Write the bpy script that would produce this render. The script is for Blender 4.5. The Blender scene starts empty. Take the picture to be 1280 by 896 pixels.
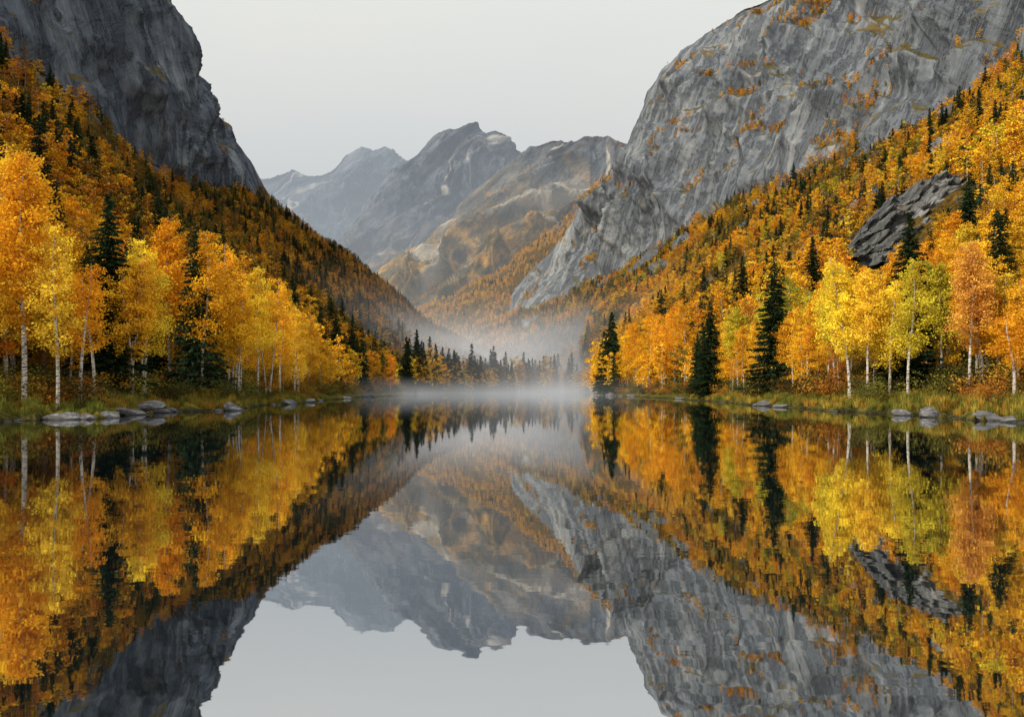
import bpy, math, numpy as np, time
T0=time.time()
sc=bpy.context.scene
F=1108.0; CH=2.2; CX=640.0; HY=487.0
rng=np.random.RandomState(11)

# ---------------------------------------------------------------- noise
_P=np.random.RandomState(3).permutation(256).astype(np.int32)
_g=np.random.RandomState(4).normal(size=(256,3)); _g/=np.linalg.norm(_g,axis=1)[:,None]
_GX,_GY,_GZ=[_g[:,i].astype(np.float32) for i in range(3)]
def pn(x,y,z):
    x=np.asarray(x,np.float32);y=np.asarray(y,np.float32);z=np.asarray(z,np.float32)
    x,y,z=np.broadcast_arrays(x,y,z)
    xf=np.floor(x);yf=np.floor(y);zf=np.floor(z)
    xi=xf.astype(np.int32)&255;yi=yf.astype(np.int32)&255;zi=zf.astype(np.int32)&255
    x=x-xf;y=y-yf;z=z-zf
    u=x*x*x*(x*(x*6-15)+10);v=y*y*y*(y*(y*6-15)+10);w=z*z*z*(z*(z*6-15)+10)
    x1=(xi+1)&255;y1=(yi+1)&255;z1=(zi+1)&255
    def g(a,b,c,dx,dy,dz):
        h=_P[(_P[(_P[a]+b)&255]+c)&255]
        return _GX[h]*dx+_GY[h]*dy+_GZ[h]*dz
    n00=g(xi,yi,zi,x,y,z);n10=g(x1,yi,zi,x-1,y,z)
    n01=g(xi,y1,zi,x,y-1,z);n11=g(x1,y1,zi,x-1,y-1,z)
    a=(n00+u*(n10-n00));b=(n01+u*(n11-n01));lo=a+v*(b-a)
    n00=g(xi,yi,z1,x,y,z-1);n10=g(x1,yi,z1,x-1,y,z-1)
    n01=g(xi,y1,z1,x,y-1,z-1);n11=g(x1,y1,z1,x-1,y-1,z-1)
    a=(n00+u*(n10-n00));b=(n01+u*(n11-n01));hi=a+v*(b-a)
    return (lo+w*(hi-lo))*1.5
def fbm(x,y,z,o=4,gain=.5):
    s=0;a=1.
    for i in range(o):
        s=s+a*pn(x+i*17.3,y+i*5.1,z-i*9.7); x=x*2.03;y=y*2.03;z=z*2.03;a*=gain
    return s
def ridged(x,y,z,o=4,gain=.5):
    s=0;a=1.;w=1.
    for i in range(o):
        n=1-np.abs(pn(x+i*11.3,y+i*7.1,z+i*3.7))*1.6
        n=np.clip(n,0,1)**2
        s=s+a*n*w; w=np.clip(n*1.6,0,1); x=x*2.1;y=y*2.1;z=z*2.1;a*=gain
    return s

# ---------------------------------------------------------------- mesh helper
def quads(name,V,Q,mats=(),mi=None,smooth=False,attrs=None,link=True):
    V=np.asarray(V,np.float32);Q=np.asarray(Q,np.int32)
    me=bpy.data.meshes.new(name)
    me.vertices.add(len(V));me.vertices.foreach_set('co',V.ravel())
    k=Q.shape[1]
    me.loops.add(Q.size);me.loops.foreach_set('vertex_index',Q.ravel())
    me.polygons.add(len(Q))
    me.polygons.foreach_set('loop_start',np.arange(0,Q.size,k,dtype=np.int32))
    me.polygons.foreach_set('loop_total',np.full(len(Q),k,np.int32))
    if mi is not None: me.polygons.foreach_set('material_index',np.asarray(mi,np.int32))
    me.polygons.foreach_set('use_smooth',np.full(len(Q),smooth) if np.isscalar(smooth) else np.asarray(smooth,bool))
    for m in mats: me.materials.append(m)
    if attrs:
        for n,a in attrs.items():
            at=me.attributes.new(n,'FLOAT','POINT');at.data.foreach_set('value',np.asarray(a,np.float32).ravel())
    me.update(calc_edges=True)
    if not link: return me
    ob=bpy.data.objects.new(name,me);sc.collection.objects.link(ob)
    return ob

# ---------------------------------------------------------------- materials
def newmat(n):
    m=bpy.data.materials.new(n);m.use_nodes=True;nt=m.node_tree;nt.nodes.clear()
    return m,nt
def nd(nt,t,ins=None,**kw):
    n=nt.nodes.new(t)
    for k,v in kw.items(): setattr(n,k,v)
    if ins:
        for k,v in ins.items():
            s=n.inputs[k]
            if isinstance(v,bpy.types.NodeSocket): nt.links.new(v,s)
            else: s.default_value=v
    return n
def mth(nt,op,a,b=0.,c=False):
    n=nd(nt,'ShaderNodeMath',{0:a,1:b},operation=op);n.use_clamp=c
    return n.outputs[0]
def mixc(nt,f,a,b,bt='MIX'):
    n=nt.nodes.new('ShaderNodeMix');n.data_type='RGBA';n.blend_type=bt
    for i,v in ((0,f),(6,a),(7,b)):
        if isinstance(v,bpy.types.NodeSocket): nt.links.new(v,n.inputs[i])
        else: n.inputs[i].default_value=v if i==0 or len(v)==4 else (*v,1)
    return n.outputs[2]
def ramp(nt,f,stops):
    n=nt.nodes.new('ShaderNodeValToRGB');nt.links.new(f,n.inputs[0]);e=n.color_ramp.elements
    while len(e)<len(stops): e.new(0.5)
    for i,(p,c) in enumerate(stops):
        e[i].position=p;e[i].color=(*c,1) if len(c)==3 else c
    return n.outputs[0]
def maprange(nt,v,a,b,c=0.,d=1.):
    n=nd(nt,'ShaderNodeMapRange',{0:v,1:a,2:b,3:c,4:d});return n.outputs[0]
def noise(nt,vec,scale,detail=4,rough=.55,dist=0.):
    n=nd(nt,'ShaderNodeTexNoise',{'Vector':vec,'Scale':scale,'Detail':detail,'Roughness':rough,'Distortion':dist})
    return n.outputs[0]

def leafmat(name,inst):
    m,nt=newmat(name)
    if inst: col=nd(nt,'ShaderNodeAttribute',attribute_name='tcol',attribute_type='INSTANCER').outputs['Color']
    else: col=nd(nt,'ShaderNodeObjectInfo').outputs['Color']
    lv=nd(nt,'ShaderNodeAttribute',attribute_name='lv').outputs['Fac']
    hs=nd(nt,'ShaderNodeHueSaturation',{'Hue':maprange(nt,lv,0,1,.482,.514),'Saturation':1.0,'Value':maprange(nt,lv,0,1,.55,1.22),'Color':col}).outputs[0]
    d=nd(nt,'ShaderNodeBsdfDiffuse',{'Color':hs}).outputs[0]
    if not inst:
        t=nd(nt,'ShaderNodeBsdfTranslucent',{'Color':hs}).outputs[0]
        d=nd(nt,'ShaderNodeMixShader',{0:.3,1:d,2:t}).outputs[0]
    nd(nt,'ShaderNodeOutputMaterial',{0:d});return m
M_leaf=leafmat('leaves',False);M_leafI=leafmat('forest_leaves',True)

def barkmat():
    m,nt=newmat('birch_bark')
    tc=nd(nt,'ShaderNodeTexCoord').outputs['Object']
    mp=nd(nt,'ShaderNodeMapping',{'Vector':tc,'Scale':(2.,2.,7.)}).outputs[0]
    n=noise(nt,mp,1.3,4,.6)
    c=ramp(nt,n,[(0.38,(.03,.025,.02)),(.46,(.26,.24,.21)),(.53,(.52,.49,.44)),(1,(.70,.67,.62))])
    p=nd(nt,'ShaderNodeBsdfDiffuse',{'Color':c}).outputs[0]
    nd(nt,'ShaderNodeOutputMaterial',{0:p});return m
M_bark=barkmat()
def plainbark():
    m,nt=newmat('dark_bark')
    tc=nd(nt,'ShaderNodeTexCoord').outputs['Object']
    n=noise(nt,tc,4,3,.6)
    c=ramp(nt,n,[(0.3,(.03,.022,.015)),(.7,(.1,.075,.055))])
    p=nd(nt,'ShaderNodeBsdfDiffuse',{'Color':c}).outputs[0]
    nd(nt,'ShaderNodeOutputMaterial',{0:p});return m
M_dbark=plainbark()

def rock_nodes(nt,vec,k,lo,mid,hi,tilt=.35,el=18.,wb=.26):
    mp=nd(nt,'ShaderNodeMapping',{'Vector':vec,'Rotation':(.08,tilt,0),'Scale':(1,1,el)},vector_type='TEXTURE').outputs[0]
    mp2=nd(nt,'ShaderNodeMapping',{'Vector':vec,'Rotation':(.25,tilt*2.3,0.2),'Scale':(8.,5.,1.)},vector_type='TEXTURE').outputs[0]
    big=noise(nt,vec,.008*k,3,.5)
    st=noise(nt,mp,.075*k,7,.72,.0)
    bed=noise(nt,mp2,.04*k,4,.65,.1)
    cr=mth(nt,'ABSOLUTE',mth(nt,'SUBTRACT',st,.46))
    ck=maprange(nt,cr,0,.018,.48,1)
    cr2=mth(nt,'ABSOLUTE',mth(nt,'SUBTRACT',bed,.5))
    ck2=maprange(nt,cr2,0,.012,.74,1)
    crk=mth(nt,'MULTIPLY',ck,ck2)
    h=mth(nt,'ADD',mth(nt,'MULTIPLY',st,.9),mth(nt,'MULTIPLY',bed,.18))
    h2=mth(nt,'ADD',h,mth(nt,'MULTIPLY',crk,.08))
    c=ramp(nt,mth(nt,'ADD',mth(nt,'MULTIPLY',h,1.0-wb),mth(nt,'MULTIPLY',big,wb)),[(.40,lo),(.54,mid),(.70,hi)])
    c=mixc(nt,1.,c,nd(nt,'ShaderNodeCombineColor',{0:crk,1:crk,2:crk}).outputs[0],'MULTIPLY')
    return c,h2,big
def terrainmat(name,k=1.,bumpd=6.5,lo=(.065,.075,.095),mid=(.145,.165,.195),hi=(.34,.36,.375),grass=(.12,.095,.028),tilt=.35,gamt=.85):
    m,nt=newmat(name)
    g=nd(nt,'ShaderNodeNewGeometry')
    pos=g.outputs['Position']
    c,h,big=rock_nodes(nt,pos,k,lo,mid,hi,tilt)
    nz=nd(nt,'ShaderNodeSeparateXYZ',{0:g.outputs['Normal']}).outputs[2]
    gn=noise(nt,pos,.02*k,4,.65)
    led=nd(nt,'ShaderNodeAttribute',attribute_name='ledge').outputs['Fac']
    gm=maprange(nt,mth(nt,'ADD',mth(nt,'ADD',nz,mth(nt,'MULTIPLY',led,.28)),mth(nt,'MULTIPLY',mth(nt,'SUBTRACT',gn,.5),1.6)),.76,.90)
    gc=ramp(nt,gn,[(.3,(grass[0]*.5,grass[1]*.5,grass[2]*.5)),(.55,grass),(.75,(grass[0]*1.7,grass[1]*1.4,grass[2]*1.1))])
    c=mixc(nt,mth(nt,'MULTIPLY',gm,gamt),c,gc)
    rock=nd(nt,'ShaderNodeAttribute',attribute_name='rock').outputs['Fac']
    bank=nd(nt,'ShaderNodeAttribute',attribute_name='bank').outputs['Fac']
    fn=noise(nt,pos,.4,4,.7)
    fl=ramp(nt,fn,[(.3,(.02,.018,.01)),(.5,(.09,.06,.016)),(.7,(.22,.13,.025))])
    bk=ramp(nt,fn,[(.32,(.045,.035,.018)),(.48,(.10,.10,.022)),(.7,(.24,.19,.035))])
    z=nd(nt,'ShaderNodeSeparateXYZ',{0:pos}).outputs[2]
    zfade=maprange(nt,mth(nt,'ADD',z,mth(nt,'MULTIPLY',fn,.8)),.35,.85,0,1)
    bk=mixc(nt,zfade,(.03,.025,.02),bk)  # bank colour darkens towards the waterline
    fl=mixc(nt,bank,fl,bk)
    c=mixc(nt,rock,fl,c)
    bp=nd(nt,'ShaderNodeBump',{'Strength':1.,'Distance':bumpd,'Height':h}).outputs[0]
    p=nd(nt,'ShaderNodeBsdfDiffuse',{'Color':c,'Normal':bp}).outputs[0]
    nd(nt,'ShaderNodeOutputMaterial',{0:p});return m
M_ter=terrainmat('cliff_and_forest_floor',tilt=.30)
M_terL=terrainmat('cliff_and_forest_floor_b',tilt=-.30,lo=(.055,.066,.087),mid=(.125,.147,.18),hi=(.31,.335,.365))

def farmat(name,lo,mid,hi,k=.3,zlo=200,zhi=1000,namp=1600,gmax=.9,tilt=.8):
    m,nt=newmat(name)
    g=nd(nt,'ShaderNodeNewGeometry');pos=g.outputs['Position']
    c,h,big=rock_nodes(nt,pos,k,lo,mid,hi,tilt,5.,.45)
    gl=nd(nt,'ShaderNodeAttribute',attribute_name='gully').outputs['Fac']
    gn=noise(nt,pos,.006,5,.65)
    z=nd(nt,'ShaderNodeSeparateXYZ',{0:pos}).outputs[2]
    zz=mth(nt,'ADD',z,mth(nt,'MULTIPLY',mth(nt,'SUBTRACT',gn,.5),namp))
    gc=ramp(nt,noise(nt,pos,.014,4,.7),[(.35,(.07,.06,.022)),(.50,(.22,.15,.035)),(.66,(.62,.33,.05))])
    c=mixc(nt,maprange(nt,zz,zlo,zhi,gmax,0),c,gc)
    c=mixc(nt,maprange(nt,mth(nt,'ADD',gl,mth(nt,'MULTIPLY',gn,.3)),1.0,1.13,0,.75),c,(.60,.55,.47))
    bp=nd(nt,'ShaderNodeBump',{'Strength':1.,'Distance':38.,'Height':h}).outputs[0]
    p=nd(nt,'ShaderNodeBsdfDiffuse',{'Color':c,'Normal':bp}).outputs[0]
    nd(nt,'ShaderNodeOutputMaterial',{0:p});return m
M_far1=farmat('far_rock_a',(.06,.07,.09),(.16,.18,.205),(.36,.38,.40),zlo=520,zhi=1100,namp=1000)
M_far2=farmat('far_rock_b',(.045,.055,.075),(.13,.15,.185),(.32,.34,.37),zlo=350,zhi=1100,namp=1000,gmax=.75)
M_far3=farmat('far_rock_c',(.04,.05,.07),(.11,.13,.16),(.24,.26,.30),zlo=100,zhi=500,namp=500,gmax=.6)

def bouldermat():
    m,nt=newmat('boulder_rock')
    pos=nd(nt,'ShaderNodeNewGeometry').outputs['Position']
    mp=nd(nt,'ShaderNodeMapping',{'Vector':pos,'Rotation':(.2,.3,0),'Scale':(1,1,3)}).outputs[0]
    n=noise(nt,mp,1.2,6,.7,.4)
    c=ramp(nt,n,[(.35,(.025,.025,.03)),(.52,(.10,.10,.11)),(.74,(.36,.36,.36))])
    z=nd(nt,'ShaderNodeSeparateXYZ',{0:pos}).outputs[2]
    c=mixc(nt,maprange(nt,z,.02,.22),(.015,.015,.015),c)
    bp=nd(nt,'ShaderNodeBump',{'Strength':1.,'Distance':.15,'Height':n}).outputs[0]
    p=nd(nt,'ShaderNodeBsdfPrincipled',{'Base Color':c,'Roughness':.75,'Normal':bp}).outputs[0]
    nd(nt,'ShaderNodeOutputMaterial',{0:p});return m
M_bould=bouldermat()

# ---------------------------------------------------------------- terrain walls
def I(px,pts):
    pts=np.array(pts,float);return np.interp(px,pts[:,0],pts[:,1])
def wz(py,Y): return (HY-py)/F*Y+CH
def wall(name,pxs,YA,YD,pyD,YE,pyE,seed,nCD=190,nDE=270,mat=None,ampF=7.,cliff=1.,shear=.35,jag=4.,patch=.5,ledA=14.,butt=None):
    YC=YA+np.clip(.6*YA,20,70)
    rows=[];zone=[];bank=[]
    def add(Y,Z,r,b): rows.append((Y,Z));zone.append(r);bank.append(b)
    for t in np.linspace(0,1,4)[:-1]: add(YA*(.9+.1*t),np.full_like(YA,-4+3.75*t),0,1)
    YA2=YA+np.clip(.1*YA,5,20)
    bkh=1+.5*pn(pxs/31.,pxs*0+seed,pxs*0)
    for t in np.linspace(0,1,8)[:-1]: add(YA+(YA2-YA)*t,-.25+1.15*t**.6*bkh,0,1)
    for t in np.linspace(0,1,16)[:-1]: add(YA2+(YC-YA2)*t,-.25+1.15*bkh+(3.2-(-.25+1.15*bkh))*t,0,1-t**2)
    pyC=HY-(3.2-CH)/YC*F
    iC=len(rows)
    for t in np.linspace(0,1,nCD)[:-1]:
        Y=YC*(YD/YC)**t; add(Y,wz(pyC+(pyD-pyC)*t,Y),0,0)
    iD=len(rows)
    for t in np.linspace(0,1,nDE):
        Y=YD+(YE-YD)*t**1.35; add(Y,wz(pyD+(pyE-pyD)*t**.92,Y),1,0)
    iE=len(rows)-1
    ZE=rows[-1][1]
    for t in np.linspace(0,1,14)[1:]: add(YE*(1+.5*t),ZE*(1-.75*t**1.5),1,0)
    Y=np.array([r[0] for r in rows]);Z=np.array([r[1] for r in rows])
    X=(pxs[None,:]-CX)/F*Y
    P=np.stack([X,Y,Z],-1)
    def normals(P):
        du=np.gradient(P,axis=1);dv=np.gradient(P,axis=0)
        n=np.cross(du,dv);n/=np.linalg.norm(n,axis=-1,keepdims=True)+1e-9
        n[n[...,2]<0]*=-1;return n
    N=normals(P)
    R=Z.shape[0]
    rowi=np.arange(R)[:,None]*np.ones_like(pxs)[None]
    cl=np.clip((rowi-(iD-8))/26.,0,1);cl=cl*cl*(3-2*cl)*np.clip((iE+14-rowi)/14.,0,1)
    base=.25+.75*np.clip((rowi-iD)/80.,0,1)
    edge=np.clip((iE+6-rowi)/80.,.2,1)
    cliffH=np.clip((ZE-np.array(rows[iD][1]))/160.,.05,1)[None,:]
    o=seed*31.7
    fl=fbm(X/120+o,Y/120,Z/120,5)*ampF*1.2+ridged(X/55+o,Y/55,Z/90,3)*ampF*.5
    fl=fl*np.clip((Z-3)/25.,0,1)
    ptc=np.clip((fbm(X/62+o,Y/62,Z/40,4)-patch)*5,0,1)*np.clip((rowi-iC-nCD*.45)/20,0,1)*(rowi<iD)*np.clip(cliffH*4-.8,0,1)
    sx=X+shear*Z
    w=fbm(X/160+o,Y/160,Z/160,3)
    big=ridged(sx/190+o+w*.25,Y/230,Z/1800,2)*40-26
    md=ridged(sx/46+w*.3+o,Y/60,Z/900+w*.2,4,.5)*11.-4
    fi=ridged(sx/10+o,Y/13,Z/150,3,.5)*1.6
    lz=(Z-.3*X*np.sign(shear)-.1*Y)/92.+w*.55
    fr=(lz-np.floor(lz));led=np.where(fr<.86,fr/.86,(1-fr)/.14)*ledA*np.clip(.5+w*1.5,0,1.2)
    gul=0*Z
    cd=(big+md+fi+led*.9-ledA*.4)
    if butt is not None:
        # separate rock buttresses standing proud of tree-filled gullies
        bw=np.clip((pxs-butt)/70.,0,1)[None]
        bn=pn((X-.55*Z)/62.+o+w*.25,Y/150.,Z/700.)
        prof=np.clip((bn+.22)/.22,0,1);prof=prof*prof*(3-2*prof)
        cd=cd+bw*(prof*30-16)
        gul=bw*(1-prof)*(rowi>iD)
    cd=cd*cliff*cliffH*edge*base
    d=fl*(1-cl)+cd*cl+ptc*(4+ridged(X/13,Y/13,Z/22,3)*4)
    P=P+N*d[...,None]
    P[...,2]+=fbm(pxs[None,:]*F/1e5+0*Y+o,Y/40,X/40,4)*jag*np.clip((rowi-iE+10)/10,0,1)*cliffH
    C=len(pxs)
    idx=(np.arange(R)[:,None]*C+np.arange(C)[None]).astype(np.int32)
    Q=np.stack([idx[:-1,:-1],idx[:-1,1:],idx[1:,1:],idx[1:,:-1]],-1).reshape(-1,4)
    rockv=np.clip((rowi-iD)/9.+fbm(X/40+o,Y/40,Z/40,4)*1.0+.8,0,1)*(rowi>iD-22)*np.clip(cliffH*4-.3,0,1)
    rockv=np.maximum(rockv,ptc)
    ledge=np.clip((fr-.8)*9,0,1)*(fr<.99)*(rowi>iD)
    bk=np.array(bank)[:,None]*np.ones(C)[None]
    ob=quads(name,P.reshape(-1,3),Q,[mat or M_ter],None,True,{'rock':rockv,'bank':bk,'ledge':np.maximum(ledge,gul*.8)})
    return dict(ob=ob,P=P,N=normals(P),iD=iD,iE=iE,rock=rockv,pxs=pxs,YA=YA,bank=bk,ledge=ledge,gul=gul)

# left wall
px=np.arange(-420,712,1.4)
YA=I(px,[(-420,38),(-200,46),(0,58),(60,66),(130,68),(205,88),(240,84),(300,97),(335,128),(370,136),(430,203),(450,260),(485,300),(503,350),(512,430),(530,480),(560,540),(600,630),(650,720),(690,790),(712,830)])
YA=YA*(1+.06*fbm(px/34.,px*0,px*0+.5,4))
pyD=I(px,[(-420,-240),(-200,-90),(0,75),(60,110),(140,178),(200,218),(235,234),(270,238),(328,248),(350,268),(400,305),(440,330),(480,360),(510,388),(525,405),(560,420),(600,438),(640,455),(690,470),(712,478)])
YD=I(px,[(-420,300),(-200,340),(0,420),(100,480),(200,640),(328,1040),(400,1150),(520,1350),(600,1450),(690,1560),(712,1600)])
pyE=I(px,[(-420,-520),(-200,-420),(0,-300),(120,-170),(190,-60),(208,10),(220,60),(232,92),(264,143),(284,160),(304,186),(319,210),(332,236),(350,262),(400,299),(440,324),(480,354),(510,382),(525,399),(560,413),(600,431),(640,449),(690,465),(712,474)])
YE=I(px,[(-420,420),(-200,520),(0,640),(200,900),(328,1110),(400,1200),(520,1400),(600,1500),(690,1600),(712,1650)])
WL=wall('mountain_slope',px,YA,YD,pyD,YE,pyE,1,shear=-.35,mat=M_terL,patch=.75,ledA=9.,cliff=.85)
# right wall
px=np.arange(560,1750,1.4)
YA=I(px,[(560,900),(640,860),(700,800),(722,740),(738,620),(747,430),(756,345),(770,305),(800,270),(850,203),(900,152),(950,122),(1000,101),(1060,87),(1130,76),(1200,68),(1280,59),(1500,45),(1750,36)])
YA=YA*(1+.06*fbm(px/34.,px*0+7,px*0+.5,4))
pyD=I(px,[(560,462),(590,428),(620,410),(640,400),(700,374),(760,350),(830,308),(900,268),(960,236),(1000,222),(1060,204),(1130,172),(1180,152),(1230,118),(1280,78),(1400,-20),(1750,-250)])
YD=I(px,[(560,1650),(640,1600),(690,1430),(760,1250),(830,1060),(900,900),(1000,760),(1130,600),(1280,480),(1400,420),(1750,310)])
pyE=I(px,[(560,455),(590,420),(620,403),(638,388),(648,358),(690,310),(740,240),(775,192),(790,160),(810,112),(850,64),(880,44),(920,14),(960,-5),(1100,-70),(1280,-190),(1400,-260),(1750,-500)])
YE=I(px,[(560,1750),(640,1700),(690,1600),(740,1520),(790,1440),(880,1330),(960,1260),(1100,1100),(1280,900),(1400,780),(1750,560)])
WR=wall('mountain_slope',px,YA,YD,pyD,YE,pyE,2,shear=.4,patch=.42,ledA=17.,butt=960)
# mid valley hill
px=np.arange(400,900,1.5)
c=0*px
pyE=I(px,[(400,440),(480,407),(525,388),(580,365),(640,332),(690,288),(740,238),(790,195),(900,120)])
WM=wall('valley_hill',px,1750+c,2700+c,pyE+4,2780+c,pyE,3,nCD=120,nDE=10,ampF=22)

def mountain(name,pxs,Y0,Y1,pyF,pyE,seed,amp,mat,sl=.6,jag=60,scl=1.):
    R=260
    t=np.linspace(0,1,R)[:,None]
    Y=Y0+(Y1-Y0)*t+0*pxs[None]
    py=pyF+(pyE[None]-pyF)*t**.9
    Z=wz(py,Y)
    tb=np.linspace(0,1,30)[1:,None]
    Y=np.vstack([Y,Y1*(1+.2*tb)+0*pxs[None]]);Z=np.vstack([Z,Z[-1]*(1-.7*tb)])
    X=(pxs[None]-CX)/F*Y
    P=np.stack([X,Y,Z],-1)
    du=np.gradient(P,axis=1);dv=np.gradient(P,axis=0)
    N=np.cross(du,dv);N/=np.linalg.norm(N,axis=-1,keepdims=True);N[N[...,2]<0]*=-1
    o=seed*13.1
    w=fbm(X/900+o,Y/900,Z/900,4)
    s=X-sl*Z+w*160
    rowt=np.arange(R+29)[:,None]/R
    r1=ridged(s/(820*scl)+o,Y/3400,Z/3600,4,.45)
    r2=ridged(s/(240*scl)+o+w,Y/1300,Z/1500,5,.55)
    r3=fbm(s/60+o,Y/120,Z/220,5,.6)
    fade=np.clip((1.06-rowt)*3.,.06,1)
    d=((r1-.8)*amp*1.15+(r2-.8)*amp*.48+r3*amp*.08)*fade
    P=P+N*d[...,None]
    P[...,2]+=fbm(X/210+o,Y/400,0*Z,5,.55)*jag*np.clip((rowt-.8)/.2,0,1)
    C=len(pxs);RR=R+29
    idx=(np.arange(RR)[:,None]*C+np.arange(C)[None]).astype(np.int32)
    Q=np.stack([idx[:-1,:-1],idx[:-1,1:],idx[1:,1:],idx[1:,:-1]],-1).reshape(-1,4)
    gl=1-np.abs(pn(s/300+o+w*.8,Y/3000,Z/3600))*4.
    return quads(name,P.reshape(-1,3),Q,[mat],None,True,{'gully':np.clip(gl,0,1)})
px=np.arange(380,960,1.1)
mountain('distant_mountain',px,2950,4000,462,I(px,[(380,420),(430,375),(470,338),(500,318),(530,300),(560,272),(600,238),(640,207),(662,187),(690,174),(715,177),(738,170),(775,174),(850,185),(960,200)]),1,170,M_far1,1.1,12,.8)
px=np.arange(300,960,1.1)
mountain('distant_mountain',px,4900,5900,440,I(px,[(300,400),(380,345),(430,292),(470,248),(500,215),(530,192),(546,172),(560,161),(572,158),(585,153),(597,156),(608,167),(620,164),(634,168),(650,186),(700,200),(770,190),(960,220)]),2,230,M_far2,.8,16)
px=np.arange(160,800,1.1)
mountain('distant_mountain',px,7000,8200,430,I(px,[(160,250),(325,222),(345,215),(365,213),(388,222),(418,210),(432,196),(452,181),(466,188),(482,183),(500,194),(516,206),(560,220),(800,230)]),3,260,M_far3,.6,30,1.2)
print('terrain',time.time()-T0)

# ---------------------------------------------------------------- trees
def tube(path,rad,sides=6):
    path=np.asarray(path,float);n=len(path)
    tg=np.gradient(path,axis=0);tg/=np.linalg.norm(tg,axis=1)[:,None]+1e-9
    ref=np.where(np.abs(tg[:,2:3])>.9,np.array([[1.,0,0]]),np.array([[0,0,1.]]))
    a=np.cross(tg,ref);a/=np.linalg.norm(a,axis=1)[:,None];b=np.cross(tg,a)
    th=np.linspace(0,2*np.pi,sides,endpoint=False)
    V=path[:,None]+(a[:,None]*np.cos(th)[None,:,None]+b[:,None]*np.sin(th)[None,:,None])*np.asarray(rad)[:,None,None]
    V=V.reshape(-1,3);Q=[]
    for i in range(n-1):
        for j in range(sides):
            k=(j+1)%sides;Q.append((i*sides+j,i*sides+k,(i+1)*sides+k,(i+1)*sides+j))
    return V,np.array(Q)
class Acc:
    def __init__(s): s.V=[];s.Q=[];s.m=[];s.lv=[];s.n=0;s.s=[]
    def add(s,V,Q,m,lv,sm=False):
        s.V.append(V);s.Q.append(Q+s.n);s.n+=len(V);s.m.append(np.full(len(Q),m));s.s.append(np.full(len(Q),sm))
        s.lv.append(np.full(len(V),lv) if np.isscalar(lv) else lv)
    def mesh(s,name,mats): return quads(name,np.vstack(s.V),np.vstack(s.Q),mats,np.concatenate(s.m),np.concatenate(s.s),{'lv':np.concatenate(s.lv)},link=False)
def leafquads(C,size,r,lv,flat=.0,asp=.65):
    n=len(C)
    a=r.normal(size=(n,3));a[:,2]*=(1-flat);a/=np.linalg.norm(a,axis=1)[:,None]
    b=r.normal(size=(n,3));b=np.cross(a,b);b/=np.linalg.norm(b,axis=1)[:,None]
    sz=(size*r.uniform(.6,1.35,n))[:,None]
    V=np.stack([C-a*sz*.5,C+b*sz*.5*asp,C+a*sz*.5,C-b*sz*.5*asp],1).reshape(-1,3)
    Q=np.arange(4*n).reshape(n,4)
    return V,Q,np.repeat(lv,4)
def birch(seed,H=20.,W=3.4,base=.22,nb=32,npb=300,ls=.26,stems=1,sides=6,thin=1.,slim=1.2,top=.62,sgm=1.):
    r=np.random.RandomState(seed);A=Acc()
    for st in range(stems):
        h=H*(1 if st==0 else r.uniform(.8,.95))
        zz=np.linspace(-.6,h,14);u=np.clip(zz/h,0,1)
        az=r.uniform(0,6.28);ln=r.uniform(.01,.06)+(.05 if stems>1 else 0)
        off=(st-(stems-1)/2.)*.5
        tx=off+math.cos(az)*ln*h*u**1.2+.018*h*np.sin(u*r.uniform(3,6)+r.uniform(0,6))*u
        ty=math.sin(az)*ln*h*u**1.2+.018*h*np.sin(u*r.uniform(3,6)+r.uniform(0,6))*u
        path=np.stack([tx,ty,zz],1)
        r0=.0080*h*slim
        V,Q=tube(path,r0*(1-u)**.75+.012,sides+1);A.add(V,Q,0,.5,True)
        nbb=int(nb*(1 if stems==1 else .7))
        for i in range(nbb):
            ub=base+(.97-base)*((i+r.uniform(0,.9))/nbb)
            p0=np.array([np.interp(ub*h,zz,tx),np.interp(ub*h,zz,ty),ub*h])
            uc=(ub-base)/(1-base)
            env=W*(min(1,uc*3.2+.42))*(1-uc)**top*r.uniform(.5,1.22)+.25
            a=i*2.4+r.uniform(-.5,.5);rise=env*r.uniform(.5,1.1)
            dirv=np.array([math.cos(a),math.sin(a),0])
            s=np.linspace(0,1,6)[:,None]
            bp=p0+dirv*env*s+np.array([0,0,1.])*(rise*s-(.35*rise+.1*env)*s**2.2)
            V,Q=tube(bp,np.linspace(r0*.28*(1-ub)+.02,.008,6),4);A.add(V,Q,2,.5)
            nl=int(npb*thin*(.35+env/W)*r.uniform(.7,1.2)*(.55+.45*min(1,uc*2.5)))
            nc=max(2,int(2+env*1.6))
            cs=r.uniform(.35,1.05,nc)
            cc=p0+dirv*env*cs[:,None]+np.array([0,0,1.])*(rise*cs-(.35*rise+.1*env)*cs**2.2)[:,None]+r.normal(size=(nc,3))*.34
            pick=r.randint(0,nc,nl)
            sg=(.20+.10*env)*sgm
            L=cc[pick]+r.normal(size=(nl,3))*np.array([sg,sg,sg*.65])
            L[:,2]-=np.abs(r.normal(size=nl))*.28
            clv=r.uniform(.1,.9,nc)
            V,Q,lv=leafquads(L,ls,r,np.clip(clv[pick]+r.normal(size=nl)*.14,0,1));A.add(V,Q,1,lv)
    return A
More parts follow.
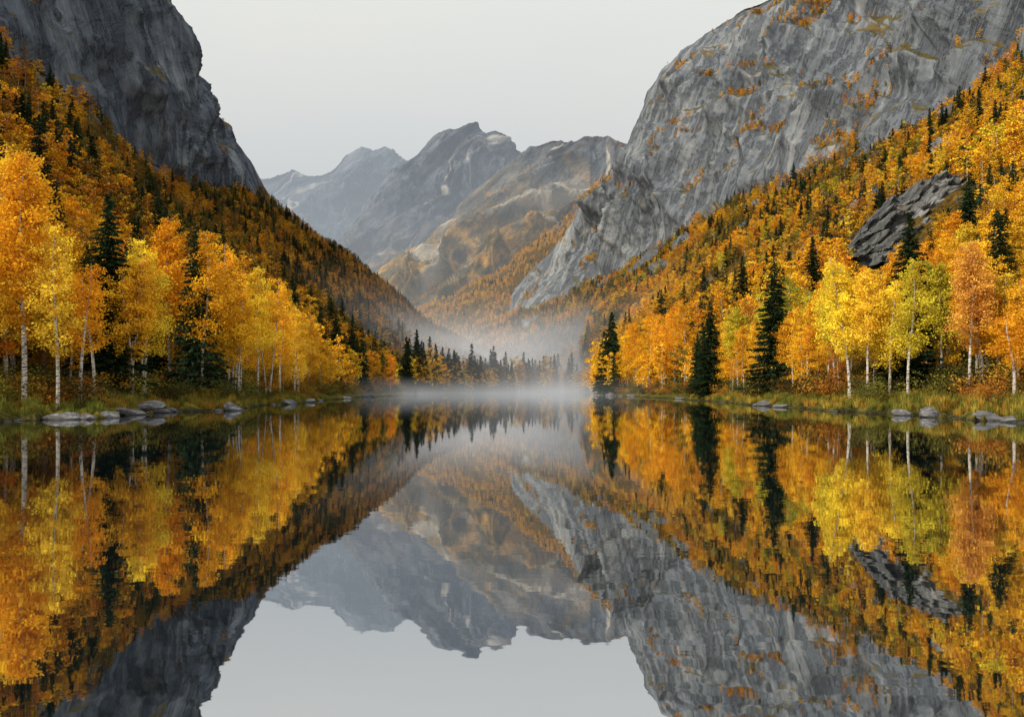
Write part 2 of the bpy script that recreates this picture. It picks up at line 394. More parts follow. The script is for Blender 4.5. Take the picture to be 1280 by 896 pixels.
def spruce(seed,H=22.,W=4.2,step=.42,nbr=10,dens=9,ls=.75):
    r=np.random.RandomState(seed);A=Acc()
    zz=np.linspace(-.6,H,10)
    V,Q=tube(np.stack([zz*0,zz*0,zz],1),.011*H*(1-np.clip(zz/H,0,1))+.02,7);A.add(V,Q,0,.5,True)
    z=H*.05
    while z<H*.985:
        u=z/H
        gap=r.uniform(.74,1.15)
        for k in range(nbr if u<.85 else 6):
            a=r.uniform(0,6.28);L=(W*(1-u)**.85*min(1,.72+u*2.5)+.16)*gap*r.uniform(.62,1.15)
            n=max(4,int(L*dens));s=r.uniform(.08,1,n)
            zz_=z+r.uniform(-.2,.2)+L*(-.42*s+.22*s**2+.1*(u-.3))
            C=np.stack([math.cos(a)*L*s,math.sin(a)*L*s,zz_],1)
            lat=np.array([-math.sin(a),math.cos(a),0])
            C+=lat*(r.uniform(-1,1,n)*L*.26*(1.1-s))[:,None]
            dv=np.stack([math.cos(a)+r.normal(size=n)*.5,math.sin(a)+r.normal(size=n)*.5,r.uniform(-1.0,-.1,n)],1)
            dv/=np.linalg.norm(dv,axis=1)[:,None]
            sd=np.cross(dv,r.normal(size=(n,3)));sd/=np.linalg.norm(sd,axis=1)[:,None]
            sz=(ls*r.uniform(.6,1.2,n)*(.55+.45*(1-u)))[:,None]
            V=np.stack([C-dv*sz*.5,C+sd*sz*.24,C+dv*sz*.6,C-sd*sz*.24],1).reshape(-1,3)
            A.add(V,np.arange(4*n).reshape(n,4),1,np.repeat(np.clip(r.uniform(.1,.9)+r.normal(size=n)*.15,0,1),4))
        z+=step*(1.15-u*.5)
    return A
def shrub(seed,H=2.6,n=800,ls=.2):
    r=np.random.RandomState(seed);A=Acc()
    nc=14;cc=np.stack([r.normal(size=nc)*H*.38,r.normal(size=nc)*H*.38,r.uniform(.15,.8,nc)*H],1)
    for i in range(6):
        c=cc[i];V,Q=tube(np.array([[0,0,-.3],c*.5,c]),[.04,.03,.01],4);A.add(V,Q,0,.5)
    pick=r.randint(0,nc,n);L=cc[pick]+r.normal(size=(n,3))*H*.15
    L[:,2]=np.abs(L[:,2]);cl=r.uniform(.1,.9,nc)
    V,Q,lv=leafquads(L,ls,r,np.clip(cl[pick]+r.normal(size=n)*.15,0,1));A.add(V,Q,1,lv);return A
BM=[M_bark,M_leaf,M_dbark];SM=[M_dbark,M_leaf]
heroA=[birch(1,W=3.6),birch(2,W=3.0,nb=34,base=.34),birch(3,W=3.9,stems=2,base=.28),birch(4,W=2.6,base=.3,thin=.75),birch(5,W=3.4,stems=3,base=.3),birch(6,W=4.2,base=.14,nb=36),birch(7,W=2.2,base=.38,thin=.55,nb=22)]
heroB=[a.mesh('birch_tree',BM) for a in heroA]
spA=[spruce(1),spruce(2,W=3.6),spruce(3,W=5.4)]
heroS=[a.mesh('spruce_tree',SM) for a in spA]

def gz(Wd,pxx,Y):
    c=int(np.argmin(np.abs(Wd['pxs']-pxx)));col=Wd['P'][:,c]
    return float(np.interp(Y,np.maximum.accumulate(col[:Wd['iE'],1]),col[:Wd['iE'],2]))
ORG=(.86,.39,.025);GLD=(.90,.52,.035);YEL=(.93,.65,.055);YG=(.66,.54,.045);GRN=(.38,.35,.04);RST=(.62,.25,.03);AMB=(.80,.44,.028)
DG=(.022,.038,.018)
def hero(kind,pxx,Y,top,col,v,Wd):
    X=(pxx-CX)/F*Y;z=gz(Wd,pxx,Y);h=wz(top,Y)-z
    me=(heroB[v] if kind=='b' else heroS[v]);base=20. if kind=='b' else 22.
    ob=bpy.data.objects.new('birch_tree' if kind=='b' else 'spruce_tree',me);sc.collection.objects.link(ob)
    s=h/base;ob.location=(X,Y,z-.1);wd=s*rng.uniform(.95,1.15)
    if kind=='b': wd=max(wd,.8)
    ob.scale=(wd,wd,s);ob.rotation_euler=(0,0,rng.uniform(0,6.28));j=rng.uniform(.92,1.06)
    ob.color=(min(col[0]*j,.94),col[1]*rng.uniform(.88,1.12),col[2],1)
L=[('b',-75,70,150,ORG,0),('b',-30,78,175,GLD,2),('b',8,84,205,ORG,5),('b',30,70,190,ORG,1),('b',55,100,198,GLD,0),('b',72,70,280,YEL,3),('b',100,74,325,ORG,6),('b',118,80,345,ORG,6),
 ('b',-10,68,300,AMB,6),('s',136,92,236,DG,0),('s',70,125,225,DG,1),('s',108,112,300,DG,2),('s',-12,120,120,DG,0),('s',48,190,150,DG,2),('s',20,150,185,DG,1),
 ('b',163,92,315,GLD,4),('b',180,96,295,YEL,2),('b',212,112,272,ORG,1),('b',232,120,325,AMB,5),('b',252,106,288,ORG,3),('b',268,112,300,GLD,2),('b',290,112,330,GLD,4),('b',298,112,380,GLD,6),
 ('b',322,132,333,YEL,1),('b',335,140,345,GLD,2),('b',350,150,362,GLD,3),('b',368,158,382,YEL,5),('b',385,185,396,GLD,0),('b',402,215,440,AMB,5),('s',420,262,385,DG,2),('s',440,285,398,DG,2),('s',408,240,425,DG,0),
 ('b',462,320,437,GLD,5),('b',488,332,442,ORG,5),('s',478,390,440,DG,2),('s',452,300,425,DG,0)]
for k in L: hero(*k,WL)
Rr=[('b',772,328,440,ORG,5),('b',784,318,412,GLD,5),('b',797,300,402,ORG,0),('b',812,290,388,ORG,5),('b',828,275,392,GLD,2),('b',843,262,380,ORG,5),('b',858,245,372,AMB,0),
 ('s',888,180,374,DG,2),('s',872,200,415,DG,0),('b',916,168,402,ORG,5),('b',902,200,430,ORG,5),('b',935,210,372,RST,0),('b',958,175,362,YG,2),('b',985,168,345,GRN,5),('b',1005,160,360,YG,0),
 ('b',1012,118,405,GLD,5),('b',1035,115,375,AMB,1),('b',1062,98,318,YEL,4),('b',1085,96,335,YEL,1),('b',1050,135,330,GLD,0),('b',1112,96,350,YEL,2),('b',1135,88,322,YG,3),
 ('b',1160,112,325,GRN,5),('b',1183,100,360,RST,0),('b',1212,82,302,(.72,.36,.07),1),('b',1228,84,330,ORG,4),('b',1195,120,300,GLD,5),('s',1250,96,262,DG,0),('s',1266,110,300,DG,2),
 ('b',1268,72,390,ORG,6),('b',1290,78,330,ORG,5),('b',1330,70,280,GLD,0),('b',1360,66,240,ORG,2),('s',1016,230,292,DG,0)]
for k in Rr: hero(*k,WR)

# ------- instanced forest
def lib(name,meshes):
    c=bpy.data.collections.new(name)
    for i,(n,m) in enumerate(meshes):
        o=bpy.data.objects.new('%02d_%s'%(i,n),m);c.objects.link(o)
    return c
IB=[M_bark,M_leafI,M_dbark];IS=[M_dbark,M_leafI]
near=[a.mesh('b',IB) for a in (heroA[0],heroA[1],heroA[2],heroA[5])]
def lod(seed,**k): return birch(seed,H=20,nb=17,npb=68,ls=.72,sides=4,top=.42,sgm=1.05,**k).mesh('b',IB)
low=[lod(21,W=4.8,base=.12),lod(22,W=5.6,base=.12),lod(23,W=4.3,base=.15),lod(24,W=6.2,base=.1),lod(25,W=5.0,base=.1,stems=2)]
spl=[spruce(31,W=4.6,step=.85,nbr=8,dens=4,ls=1.4).mesh('s',IS),spruce(32,W=3.8,step=.85,nbr=8,dens=4,ls=1.4).mesh('s',IS)]
spn=[spA[0].mesh('s',IS)]
shr=[shrub(1).mesh('sh',IS),shrub(2,H=3.2).mesh('sh',IS)]
LIB=lib('forest_tree_kinds',[('birch',m) for m in near]+[('birch',m) for m in low]+[('spruce',m) for m in spl+spn]+[('shrub',m) for m in shr])
def instancer(name,pts,idx,scl,rot,col,coll):
    me=bpy.data.meshes.new(name);n=len(pts);me.vertices.add(n)
    me.vertices.foreach_set('co',np.asarray(pts,np.float32).ravel())
    a=me.attributes.new('idx','INT','POINT');a.data.foreach_set('value',np.asarray(idx,np.int32))
    a=me.attributes.new('iscl','FLOAT_VECTOR','POINT');a.data.foreach_set('vector',np.asarray(scl,np.float32).ravel())
    a=me.attributes.new('irot','FLOAT_VECTOR','POINT');a.data.foreach_set('vector',np.asarray(rot,np.float32).ravel())
    c4=np.ones((n,4),np.float32);c4[:,:3]=col
    a=me.attributes.new('tcol','FLOAT_COLOR','POINT');a.data.foreach_set('color',c4.ravel())
    ob=bpy.data.objects.new(name,me);sc.collection.objects.link(ob)
    ng=bpy.data.node_groups.new(name,'GeometryNodeTree')
    ng.interface.new_socket('Geometry',in_out='INPUT',socket_type='NodeSocketGeometry')
    ng.interface.new_socket('Geometry',in_out='OUTPUT',socket_type='NodeSocketGeometry')
    gi=ng.nodes.new('NodeGroupInput');go=ng.nodes.new('NodeGroupOutput')
    ip=ng.nodes.new('GeometryNodeInstanceOnPoints');ci=ng.nodes.new('GeometryNodeCollectionInfo')
    ci.inputs[0].default_value=coll;ci.inputs['Separate Children'].default_value=True;ci.inputs['Reset Children'].default_value=True
    def na(nm,t):
        x=ng.nodes.new('GeometryNodeInputNamedAttribute');x.data_type=t;x.inputs[0].default_value=nm;return x.outputs[0]
    lk=ng.links.new
    lk(gi.outputs[0],ip.inputs['Points']);lk(ci.outputs[0],ip.inputs['Instance'])
    ip.inputs['Pick Instance'].default_value=True
    lk(na('idx','INT'),ip.inputs['Instance Index']);lk(na('iscl','FLOAT_VECTOR'),ip.inputs['Scale']);lk(na('irot','FLOAT_VECTOR'),ip.inputs['Rotation'])
    lk(ip.outputs[0],go.inputs[0])
    md=ob.modifiers.new('instances','NODES');md.node_group=ng
    return ob
def sample(Wd,sp,r0,r1,dens=None,seed=0):
    r=np.random.RandomState(seed);P=Wd['P'][r0:r1+1]
    a=P[:-1,:-1];b=P[:-1,1:];c=P[1:,1:];d=P[1:,:-1]
    ar=.5*np.abs((c[...,0]-a[...,0])*(d[...,1]-b[...,1])-(c[...,1]-a[...,1])*(d[...,0]-b[...,0]))
    if dens is not None: ar=ar*dens(a)
    n=r.poisson(ar/(sp*sp));I_,J=np.nonzero(n);k=n[I_,J];I_=np.repeat(I_,k);J=np.repeat(J,k)
    u=r.uniform(size=(len(I_),1));v=r.uniform(size=(len(I_),1))
    p=(a[I_,J]*(1-u)+b[I_,J]*u)*(1-v)+(d[I_,J]*(1-u)+c[I_,J]*u)*v
    return p,I_+r0,J
def proj(p): return CX+p[:,0]/p[:,1]*F,HY-(p[:,2]-CH)/p[:,1]*F
def forest(name,Wd,sp,hfun,pal,seed,r0=12,r1=None,filt=None,spr=.1,dens=None):
    r=np.random.RandomState(seed)
    p,ii,jj=sample(Wd,sp,r0,r1 or Wd['iD']+12,dens,seed)
    sx,sy=proj(p);Y=p[:,1];YA=Wd['YA'][jj]
    keep=(Y>YA+np.clip(.28*YA,6,18))&(Wd['rock'][ii,jj]<.45)
    if filt is not None: keep&=filt(p,sx,sy,r)
    p=p[keep];sx=sx[keep];sy=sy[keep];Y=p[:,1];n=len(p)
    u=r.uniform(size=n);nz=fbm(p[:,0]/45,p[:,1]/45,p[:,2]/45+seed,3)
    sprf=spr(sx,sy,Y) if callable(spr) else spr
    issp=r.uniform(size=n)<np.clip(sprf*(1+nz*4),.01,.85)
    nearm=Y<200
    idx=np.where(nearm,r.randint(0,4,n),r.randint(4,9,n))
    idx=np.where(issp,np.where(nearm,11,r.randint(9,11,n)),idx)
    h=hfun(sx,sy,Y)*r.uniform(.6,1.28,n)
    h=np.where(issp,h*1.15,h)
    s=h/20.;w=s*r.uniform(.95,1.35,n)
    scl=np.stack([w,w,s],1);rot=np.stack([0*w,0*w,r.uniform(0,6.28,n)],1)
    col=pal(sx,sy,Y,p,r)
    dk=np.array(DG)[None]*r.uniform(.7,1.6,(n,1))
    col=np.where(issp[:,None],dk,col)
    p[:,2]-=.15
    print(name,n)
    return instancer(name,p,idx,scl,rot,col,LIB)
def pick(cols,wts,n,r):
    cols=np.array(cols);w=np.array(wts,float);w/=w.sum()
    return cols[r.choice(len(cols),n,p=w)]*r.uniform(.68,1.06,(n,1))
BR=(.34,.17,.03);OL=(.19,.16,.03);DK=(.09,.08,.022)
def patchn(p,s,o): return fbm(p[:,0]/s+o,p[:,1]/s,p[:,2]/s,3)
def palL(sx,sy,Y,p,r):
    n=len(sx);a=pick([ORG,GLD,YEL,AMB],[3,3.2,1.2,2],n,r);b=pick([RST,BR,AMB,ORG,GLD],[2.2,2.0,2.4,2.2,1.2],n,r);c=pick([OL,DK,BR],[2.5,1.8,1.8],n,r)
    t=np.clip((Y-150)/200+patchn(p,45,3)*.8+r.normal(size=n)*.25,0,.95)
    t=np.where(sx>380,np.clip((Y-450)/450+patchn(p,45,3)*.8+r.normal(size=n)*.3,0,.95),t)
    o=np.where((r.uniform(size=n)<t)[:,None],b,a)
    q=np.clip(.26+patchn(p,70,9)*1.1+np.clip((Y-250)/900,0,.22),0,.8)*np.clip((Y-170)/150,0,1)
    return np.where((r.uniform(size=n)<q)[:,None],c,o)
def palR(sx,sy,Y,p,r):
    n=len(sx);a=pick([ORG,GLD,YEL,AMB,YG],[3.0,3.4,1.2,2.2,.6],n,r);b=pick([RST,BR,AMB,ORG,GLD],[1.6,1.3,2.4,2.6,2.0],n,r);c=pick([OL,DK,YG,BR],[2.6,1.4,.8,1.6],n,r)
    t=np.clip((Y-200)/500+patchn(p,45,3)*.9+r.normal(size=n)*.25,0,.92)
    o=np.where((r.uniform(size=n)<t)[:,None],b,a)
    q=np.clip(.22+patchn(p,75,9)*1.2+np.clip((Y-450)/900,0,.3),0,.8)*np.clip((Y-170)/150,0,1)
    return np.where((r.uniform(size=n)<q)[:,None],c,o)
def palM(sx,sy,Y,p,r):
    n=len(sx);return pick([GLD,AMB,YEL,BR,OL,ORG],[4,3,1.4,1.0,.8,2.4],n,r)
def hL(sx,sy,Y): return np.interp(Y,[60,200,400,800,1300,1800],[15,13,10,9,9.5,11])
def hR(sx,sy,Y): return np.interp(Y,[60,200,400,800,1300,1800],[14,12.5,11,9.5,10,11])
forest('forest',WL,5.4,hL,palL,5,spr=lambda sx,sy,Y:np.where(Y<230,.10,np.where(sx>380,.17,.17)))
def fR(p,sx,sy,r):
    lo=np.interp(sx,[1060,1210],[312,232]);
    return ~((sx>1056)&(sx<1224)&(sy>lo-4)&(sy<lo+112)&(p[:,1]>190))
forest('forest',WR,5.4,hR,palR,6,spr=lambda sx,sy,Y:np.where(Y<230,.07,.11),filt=fR)
forest('forest',WM,9.5,lambda a,b,c:13+0*a,palM,7,r1=WM['iE']-2,spr=.05)
def farshore(Wd,a0,a1,n,seed,sprf,hm):
    r=np.random.RandomState(seed);a=r.uniform(a0,a1,n);c=np.clip(((a-Wd['pxs'][0])/1.4).astype(int),0,len(Wd['pxs'])-1)
    Y=Wd['YA'][c]+np.abs(r.normal(size=n))*14+5;z=np.array([gz(Wd,q,y) for q,y in zip(a,Y)])
    p=np.stack([(a-CX)/F*Y,Y,z-.2],1);nn=pn(a/16,a*0,a*0+seed);issp=nn+r.normal(size=n)*.25>(.35-sprf)
    h=hm*np.exp(r.normal(size=n)*.22);h=np.where(issp,h*1.25,h);s=h/20;w=s*1.05
    idx=np.where(issp,r.randint(9,11,n),r.randint(4,9,n));col=pick([ORG,GLD,YEL,AMB,BR],[2.5,3,1.2,2,1],n,r)
    col=np.where(issp[:,None],np.array(DG)[None]*r.uniform(.6,1.2,(n,1)),col)
    instancer('tree_line',p,idx,np.stack([w,w,s],1),np.stack([0*w,0*w,r.uniform(0,6.28,n)],1),col,LIB)
farshore(WL,508,698,330,1,.36,16.)
farshore(WR,684,768,170,2,.05,15)
def ledge(Wd,name,seed,fun,sp):
    r=np.random.RandomState(seed);p,ii,jj=sample(Wd,sp,Wd['iD'],Wd['iE'],None,seed)
    sx,sy=proj(p);nzv=Wd['N'][ii,jj,2];ld=Wd['ledge'][ii,jj];gu=Wd['gul'][ii,jj]
    nn=fbm(p[:,0]/60,p[:,1]/60,p[:,2]/60+seed,4)
    keep=fun(sx,sy,nzv,nn,ld,gu);p=p[keep];sx=sx[keep];sy=sy[keep];n=len(p);s=r.uniform(5,9.5,n)/20
    col=pick([ORG,AMB,GLD,RST,BR,OL,DK],[2.3,2,1,1.6,1.6,1.8,.9],n,r)
    print(name,n)
    instancer(name,p,r.randint(4,9,n),np.stack([s*1.1,s*1.1,s],1),np.stack([0*s,0*s,r.uniform(0,6.28,n)],1),col,LIB)
ledge(WR,'ledge_trees',8,lambda sx,sy,nz,nn,ld,gu:(nn*.8+(nz-.6)*.8+ld*np.clip((sx-860)/300,0,.4)+gu*.95-.35*(1-gu)*(sx>980)>.42),5.)
ledge(WL,'ledge_trees',9,lambda sx,sy,nz,nn,ld,gu:(nn+(nz-.6)*1.2+ld*.2>.75),6.)
def under(Wd,name,seed):
    r=np.random.RandomState(seed);p,ii,jj=sample(Wd,2.4,9,30,lambda a:(a[...,1]<420)*1.,seed)
    Y=p[:,1];YA=Wd['YA'][jj];d=(Y-YA)
    keep=(d>np.clip(.08*YA,4,12))&(r.uniform(size=len(p))<np.clip((d-4)/22,.08,.9));p=p[keep];n=len(p)
    s=r.uniform(.35,1.1,n);col=pick([(.12,.12,.025),(.22,.19,.03),(.44,.22,.03),(.34,.13,.02),(.06,.055,.02)],[2.4,2,1.6,1.5,2.6],n,r)
    print(name,n)
    instancer(name,p,r.randint(12,14,n),np.stack([s*1.2,s*1.2,s],1),np.stack([0*s,0*s,r.uniform(0,6.28,n)],1),col,LIB)
under(WL,'undergrowth',1);under(WR,'undergrowth',2)
def tuft(seed):
    r=np.random.RandomState(seed);n=46;V=[];
    for i in range(n):
        a=r.uniform(0,6.28);b=r.uniform(0,.35);x,y=math.cos(a)*b,math.sin(a)*b;h=r.uniform(.25,.6);l=r.uniform(0,.3);w=.02
        px_,py_=-math.sin(a)*w,math.cos(a)*w
        V+=[(x-px_,y-py_,-.05),(x+px_,y+py_,-.05),(x+math.cos(a)*l+px_*.3,y+math.sin(a)*l+py_*.3,h),(x+math.cos(a)*l-px_*.3,y+math.sin(a)*l-py_*.3,h)]
    A=Acc();A.add(np.array(V),np.arange(4*n).reshape(n,4),0,np.repeat(r.uniform(.1,.9,n),4));return A.mesh('g',[M_leafI])
GL=lib('grass_kinds',[('grass_tuft',tuft(i)) for i in range(3)])
def grass(Wd,seed):
    r=np.random.RandomState(seed);p,ii,jj=sample(Wd,.8,5,24,lambda a:(a[...,1]<190)*(np.abs(a[...,0])<170)*1.,seed)
    p=p[p[:,2]>.22];n=len(p);nn=fbm(p[:,0]/9,p[:,1]/9,p[:,2]*0,3)
    s=r.uniform(.6,1.5,n)
    col=np.where((nn+r.normal(size=n)*.3>.0)[:,None],pick([(.36,.27,.045),(.34,.18,.03)],[2,1],n,r),pick([(.13,.15,.03),(.20,.19,.035)],[1,1],n,r))
    print('grass',n)
    instancer('grass',p,r.randint(0,3,n),np.stack([s,s,s],1),np.stack([0*s,0*s,r.uniform(0,6.28,n)],1),col,GL)
grass(WL,3);grass(WR,4)

# ------- rocks
import bmesh
def rockmesh(seed,flat=.45,sub=4):
    bm=bmesh.new();bmesh.ops.create_icosphere(bm,subdivisions=sub,radius=1)
    V=np.array([v.co[:] for v in bm.verts])
    r=np.random.RandomState(seed)
    for i in range(9):
        n=r.normal(size=3);n/=np.linalg.norm(n);d=r.uniform(.5,.85);k=V@n-d;V=V-np.where(k>0,k,0)[:,None]*n
    o=seed*3.3;V=V*(1+.09*fbm(V[:,0]*1.7+o,V[:,1]*1.7,V[:,2]*5,4))[:,None]
    V[:,2]*=flat
    for v,c in zip(bm.verts,V): v.co=c
    me=bpy.data.meshes.new('boulder');bm.to_mesh(me);bm.free();me.materials.append(M_bould);return me
RK=[rockmesh(i,.38+.1*(i%4),4) for i in range(6)]
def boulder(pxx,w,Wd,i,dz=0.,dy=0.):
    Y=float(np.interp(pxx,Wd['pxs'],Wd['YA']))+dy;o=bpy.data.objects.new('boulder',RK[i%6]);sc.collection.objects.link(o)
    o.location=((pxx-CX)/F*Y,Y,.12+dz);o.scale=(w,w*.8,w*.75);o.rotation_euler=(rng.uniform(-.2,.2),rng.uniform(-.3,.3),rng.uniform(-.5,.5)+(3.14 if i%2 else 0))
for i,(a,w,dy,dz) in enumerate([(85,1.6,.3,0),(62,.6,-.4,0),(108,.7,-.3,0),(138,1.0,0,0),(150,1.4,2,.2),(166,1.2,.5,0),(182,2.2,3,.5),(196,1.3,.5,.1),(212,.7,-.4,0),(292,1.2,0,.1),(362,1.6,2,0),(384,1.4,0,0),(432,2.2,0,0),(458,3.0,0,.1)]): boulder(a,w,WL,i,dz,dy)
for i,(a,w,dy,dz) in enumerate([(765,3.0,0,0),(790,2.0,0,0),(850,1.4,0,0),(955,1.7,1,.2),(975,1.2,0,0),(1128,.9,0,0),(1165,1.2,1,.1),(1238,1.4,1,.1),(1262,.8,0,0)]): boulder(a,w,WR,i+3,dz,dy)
SL=lib('stone_kinds',[('stone',rockmesh(20+i,.5,2)) for i in range(4)])
def stones(Wd,seed,rngpx):
    r=np.random.RandomState(seed);n=1300;a=r.uniform(*rngpx,n)
    a=a[pn(a/14.,a*0,a*0+seed)+r.normal(size=n)*.12>.30];n=len(a)
    Y=np.interp(a,Wd['pxs'],Wd['YA'])*(1+np.abs(r.normal(size=n))*.012)+r.uniform(-.6,.8,n)
    p=np.stack([(a-CX)/F*Y,Y,0*a-.02],1);s=np.exp(r.normal(size=n)*.7)*.14*(1+Y/350)
    instancer('shoreline_stones',p,r.randint(0,4,n),np.stack([s*1.3,s,s],1),np.stack([0*s,0*s,r.uniform(0,6.28,n)],1),np.ones((n,3)),SL)
stones(WL,1,(-200,505));stones(WR,2,(752,1450))

def outcrop():
    Yc=300.;n1,n2=170,120
    u,v=np.meshgrid(np.linspace(-1,1,n1),np.linspace(0,1,n2))
    pxx=1138+u*84;top=np.interp(pxx,[1054,1075,1110,1160,1200,1222],[316,285,250,227,222,236]);bot=top+np.interp(pxx,[1054,1080,1140,1200,1222],[14,60,100,80,24])
    t1=np.clip(v*1.25,0,1);t2=np.clip(v*1.25-1,0,1)/.25
    py=bot+(top-bot)*t1
    Y=Yc-30+38*t1**1.5+t2*26
    X=(pxx-CX)/F*Y;Z=wz(py,Y)-t2**1.5*16
    lz=(Z-.45*X+.1*Y)/5.+fbm(X/18,Y/18,Z/18,3)*.8;fr=lz-np.floor(lz)
    d=ridged(X/14,Y/14,Z/9,4)*4.6-fr*2.6+fbm(X/4,Y/4,Z/3,3)*.9
    Y=Y-d*(1-t2);Z=Z+d*.3
    P=np.stack([X,Y,Z],-1).reshape(-1,3);idx=np.arange(n1*n2).reshape(n2,n1)
    Q=np.stack([idx[:-1,:-1],idx[:-1,1:],idx[1:,1:],idx[1:,:-1]],-1).reshape(-1,4)
    quads('rock_outcrop',P,Q,[terrainmat('outcrop_rock',4.,1.6,(.04,.044,.05),(.14,.15,.16),(.36,.37,.38),gamt=.4,tilt=1.0)],None,True,{'rock':np.ones(len(P)),'bank':np.zeros(len(P)),'ledge':np.zeros(len(P))})
outcrop()

# ---------------------------------------------------------------- water & ground
def sheet(name,x0,x1,y0,y1,z,mat):
    return quads(name,[(x0,y0,z),(x1,y0,z),(x1,y1,z),(x0,y1,z)],[(0,1,2,3)],[mat])
m,nt=newmat('lake_water')
pos=nd(nt,'ShaderNodeNewGeometry').outputs['Position']
mp=nd(nt,'ShaderNodeMapping',{'Vector':pos,'Scale':(.6,1.,1.)}).outputs[0]
n1=noise(nt,mp,1.8,2,.5,.3);n2=noise(nt,mp,.3,1,.5,.3)
hgt=mth(nt,'ADD',mth(nt,'MULTIPLY',n1,.0011),mth(nt,'MULTIPLY',n2,.0014))
bp=nd(nt,'ShaderNodeBump',{'Strength':1.,'Distance':1.,'Height':hgt}).outputs[0]
gl=nd(nt,'ShaderNodeBsdfGlossy',{'Color':(.93,.945,.965,1),'Roughness':.016,'Normal':bp}).outputs[0]
df=nd(nt,'ShaderNodeBsdfDiffuse',{'Color':(.005,.009,.012,1)}).outputs[0]
fr=nd(nt,'ShaderNodeFresnel',{'IOR':4.5,'Normal':bp}).outputs[0]
fr=maprange(nt,fr,.35,.9,.72,1.)
sh=nd(nt,'ShaderNodeMixShader',{0:fr,1:df,2:gl}).outputs[0]
nd(nt,'ShaderNodeOutputMaterial',{0:sh});M_w=m
sheet('lake_water',-900,900,-400,2000,0,M_w)
m,nt=newmat('ground_soil')
c=ramp(nt,noise(nt,nd(nt,'ShaderNodeNewGeometry').outputs['Position'],.02,5),[(.3,(.05,.045,.03)),(.7,(.12,.09,.04))])
nd(nt,'ShaderNodeOutputMaterial',{0:nd(nt,'ShaderNodeBsdfDiffuse',{'Color':c}).outputs[0]})
sheet('ground',-15000,15000,-6000,18000,-4.5,m)

# ---------------------------------------------------------------- haze / mist volumes
def box(name,x0,x1,y0,y1,z0,z1,mat):
    v=[(x,y,z) for z in (z0,z1) for y in (y0,y1) for x in (x0,x1)]
    return quads(name,v,[(0,2,3,1),(4,5,7,6),(0,1,5,4),(2,6,7,3),(0,4,6,2),(1,3,7,5)],[mat])
def haze(name,k,col):
    m,nt=newmat(name)
    a=nd(nt,'ShaderNodeVolumeAbsorption',{'Color':(0,0,0,1),'Density':k}).outputs[0]
    e=nd(nt,'ShaderNodeEmission',{'Color':(*col,1),'Strength':k}).outputs[0]  # glow stands in for daylight scattered by the haze; nothing scatters here
    nd(nt,'ShaderNodeOutputMaterial',{'Volume':nd(nt,'ShaderNodeAddShader',{0:a,1:e}).outputs[0]});return m
box('haze',-5000,5000,1720,4850,-4,900,haze('valley_haze',1/7000.,(.46,.51,.56)))
box('haze',-6000,6000,4852,9500,-4,2300,haze('far_haze',1/6500.,(.49,.55,.61)))
def mist(name,k,zt,sc_,lo,hi,col=(.68,.70,.71),pw=1.5,cx=0,wx=1e9,yc=0,wy=1e9,e0=.3):
    m,nt=newmat(name)
    try: m.cycles.volume_step_rate=2.
    except Exception as e: print('step rate',e)
    pos=nd(nt,'ShaderNodeNewGeometry').outputs['Position']
    mp=nd(nt,'ShaderNodeMapping',{'Vector':pos,'Scale':(1,.5,2.5)}).outputs[0]
    n=maprange(nt,noise(nt,mp,sc_,2,.55,.6),lo,hi,.22,1)
    s=nd(nt,'ShaderNodeSeparateXYZ',{0:pos}).outputs
    f=mth(nt,'POWER',maprange(nt,s[2],0,zt,1,0),pw)
    ex=mth(nt,'ABSOLUTE',mth(nt,'DIVIDE',mth(nt,'SUBTRACT',s[0],cx),wx))
    ey=mth(nt,'ABSOLUTE',mth(nt,'DIVIDE',mth(nt,'SUBTRACT',s[1],yc),wy))
    e_=mth(nt,'MULTIPLY',maprange(nt,ex,.7,1,1,0),maprange(nt,ey,e0,1,1,0))
    d=mth(nt,'MULTIPLY',mth(nt,'MULTIPLY',mth(nt,'MULTIPLY',n,f),e_),k)
    a=nd(nt,'ShaderNodeVolumeAbsorption',{'Color':(0,0,0,1),'Density':d}).outputs[0]
    e=nd(nt,'ShaderNodeEmission',{'Color':(*col,1),'Strength':d}).outputs[0]  # self-lit mist: emission replaces the sky light it would scatter
    nd(nt,'ShaderNodeOutputMaterial',{'Volume':nd(nt,'ShaderNodeAddShader',{0:a,1:e}).outputs[0]});return m
box('mist',-450,620,440,1715,.05,92,mist('valley_mist',1/88.,92,.008,.34,.68,cx=85,wx=520,yc=1200,wy=760,pw=1.7,col=(.74,.735,.72)))
box('mist',-160,160,220,435,.06,7,mist('lake_mist',1/170.,7,.02,.38,.68,cx=0,wx=160,yc=400,wy=180,pw=1.2,col=(.70,.70,.69)))

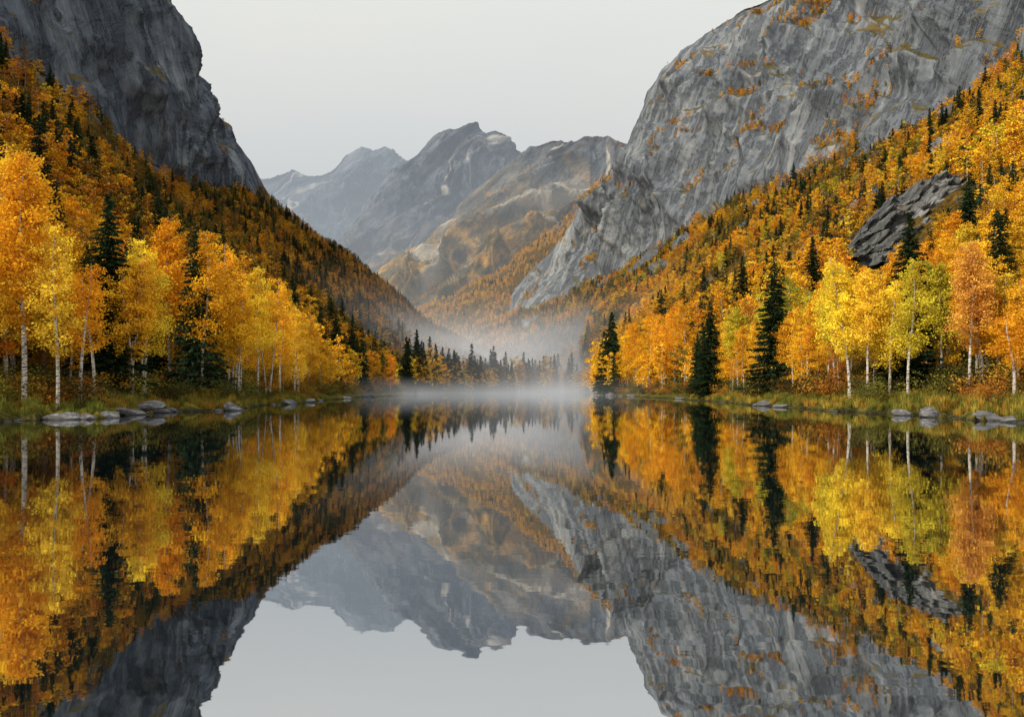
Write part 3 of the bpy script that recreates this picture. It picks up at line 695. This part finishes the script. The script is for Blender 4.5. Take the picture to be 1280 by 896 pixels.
# ---------------------------------------------------------------- light, sky, camera
el=math.radians(34)
az=math.radians(-124)
dvec=np.array([math.sin(az)*math.cos(el),math.cos(az)*math.cos(el),math.sin(el)])
from mathutils import Vector
sl=bpy.data.lights.new('sun','SUN');sl.energy=4.1;sl.angle=math.radians(6);sl.color=(1,.87,.66)
so=bpy.data.objects.new('sun',sl);sc.collection.objects.link(so)
so.rotation_euler=Vector(dvec).to_track_quat('Z','Y').to_euler();so.location=(-50,-50,80)
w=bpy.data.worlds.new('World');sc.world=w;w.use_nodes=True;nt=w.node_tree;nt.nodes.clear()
sky=nd(nt,'ShaderNodeTexSky');sky.sky_type='NISHITA';sky.sun_disc=False;sky.sun_elevation=el;sky.sun_rotation=az;sky.dust_density=4.
skc=nd(nt,'ShaderNodeHueSaturation',{'Saturation':.35,'Color':sky.outputs[0],'Value':.10}).outputs[0]
tc=nd(nt,'ShaderNodeTexCoord').outputs['Generated']
z=nd(nt,'ShaderNodeSeparateXYZ',{0:tc}).outputs[2]
mpn=nd(nt,'ShaderNodeMapping',{'Vector':tc,'Scale':(1,1,3.5)}).outputs[0]
cn=noise(nt,mpn,1.6,5,.5,.3)
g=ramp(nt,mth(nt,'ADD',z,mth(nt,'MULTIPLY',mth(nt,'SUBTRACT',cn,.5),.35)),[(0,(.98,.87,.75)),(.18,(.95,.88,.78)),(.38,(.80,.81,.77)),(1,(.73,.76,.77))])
mx=mixc(nt,.06,g,skc)
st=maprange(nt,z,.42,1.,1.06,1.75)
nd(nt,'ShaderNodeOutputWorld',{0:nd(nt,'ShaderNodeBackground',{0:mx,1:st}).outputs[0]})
cd=bpy.data.cameras.new('camera');cam=bpy.data.objects.new('camera',cd);sc.collection.objects.link(cam)
cam.location=(0,0,CH);cam.rotation_euler=(math.radians(90),0,0)
cd.sensor_width=36;cd.lens=36*F/1280.;cd.shift_y=39/1280.;cd.clip_end=40000;cd.clip_start=.1
sc.camera=cam
sc.view_settings.view_transform='Standard';sc.view_settings.look='None';sc.view_settings.exposure=0
print('done',time.time()-T0)
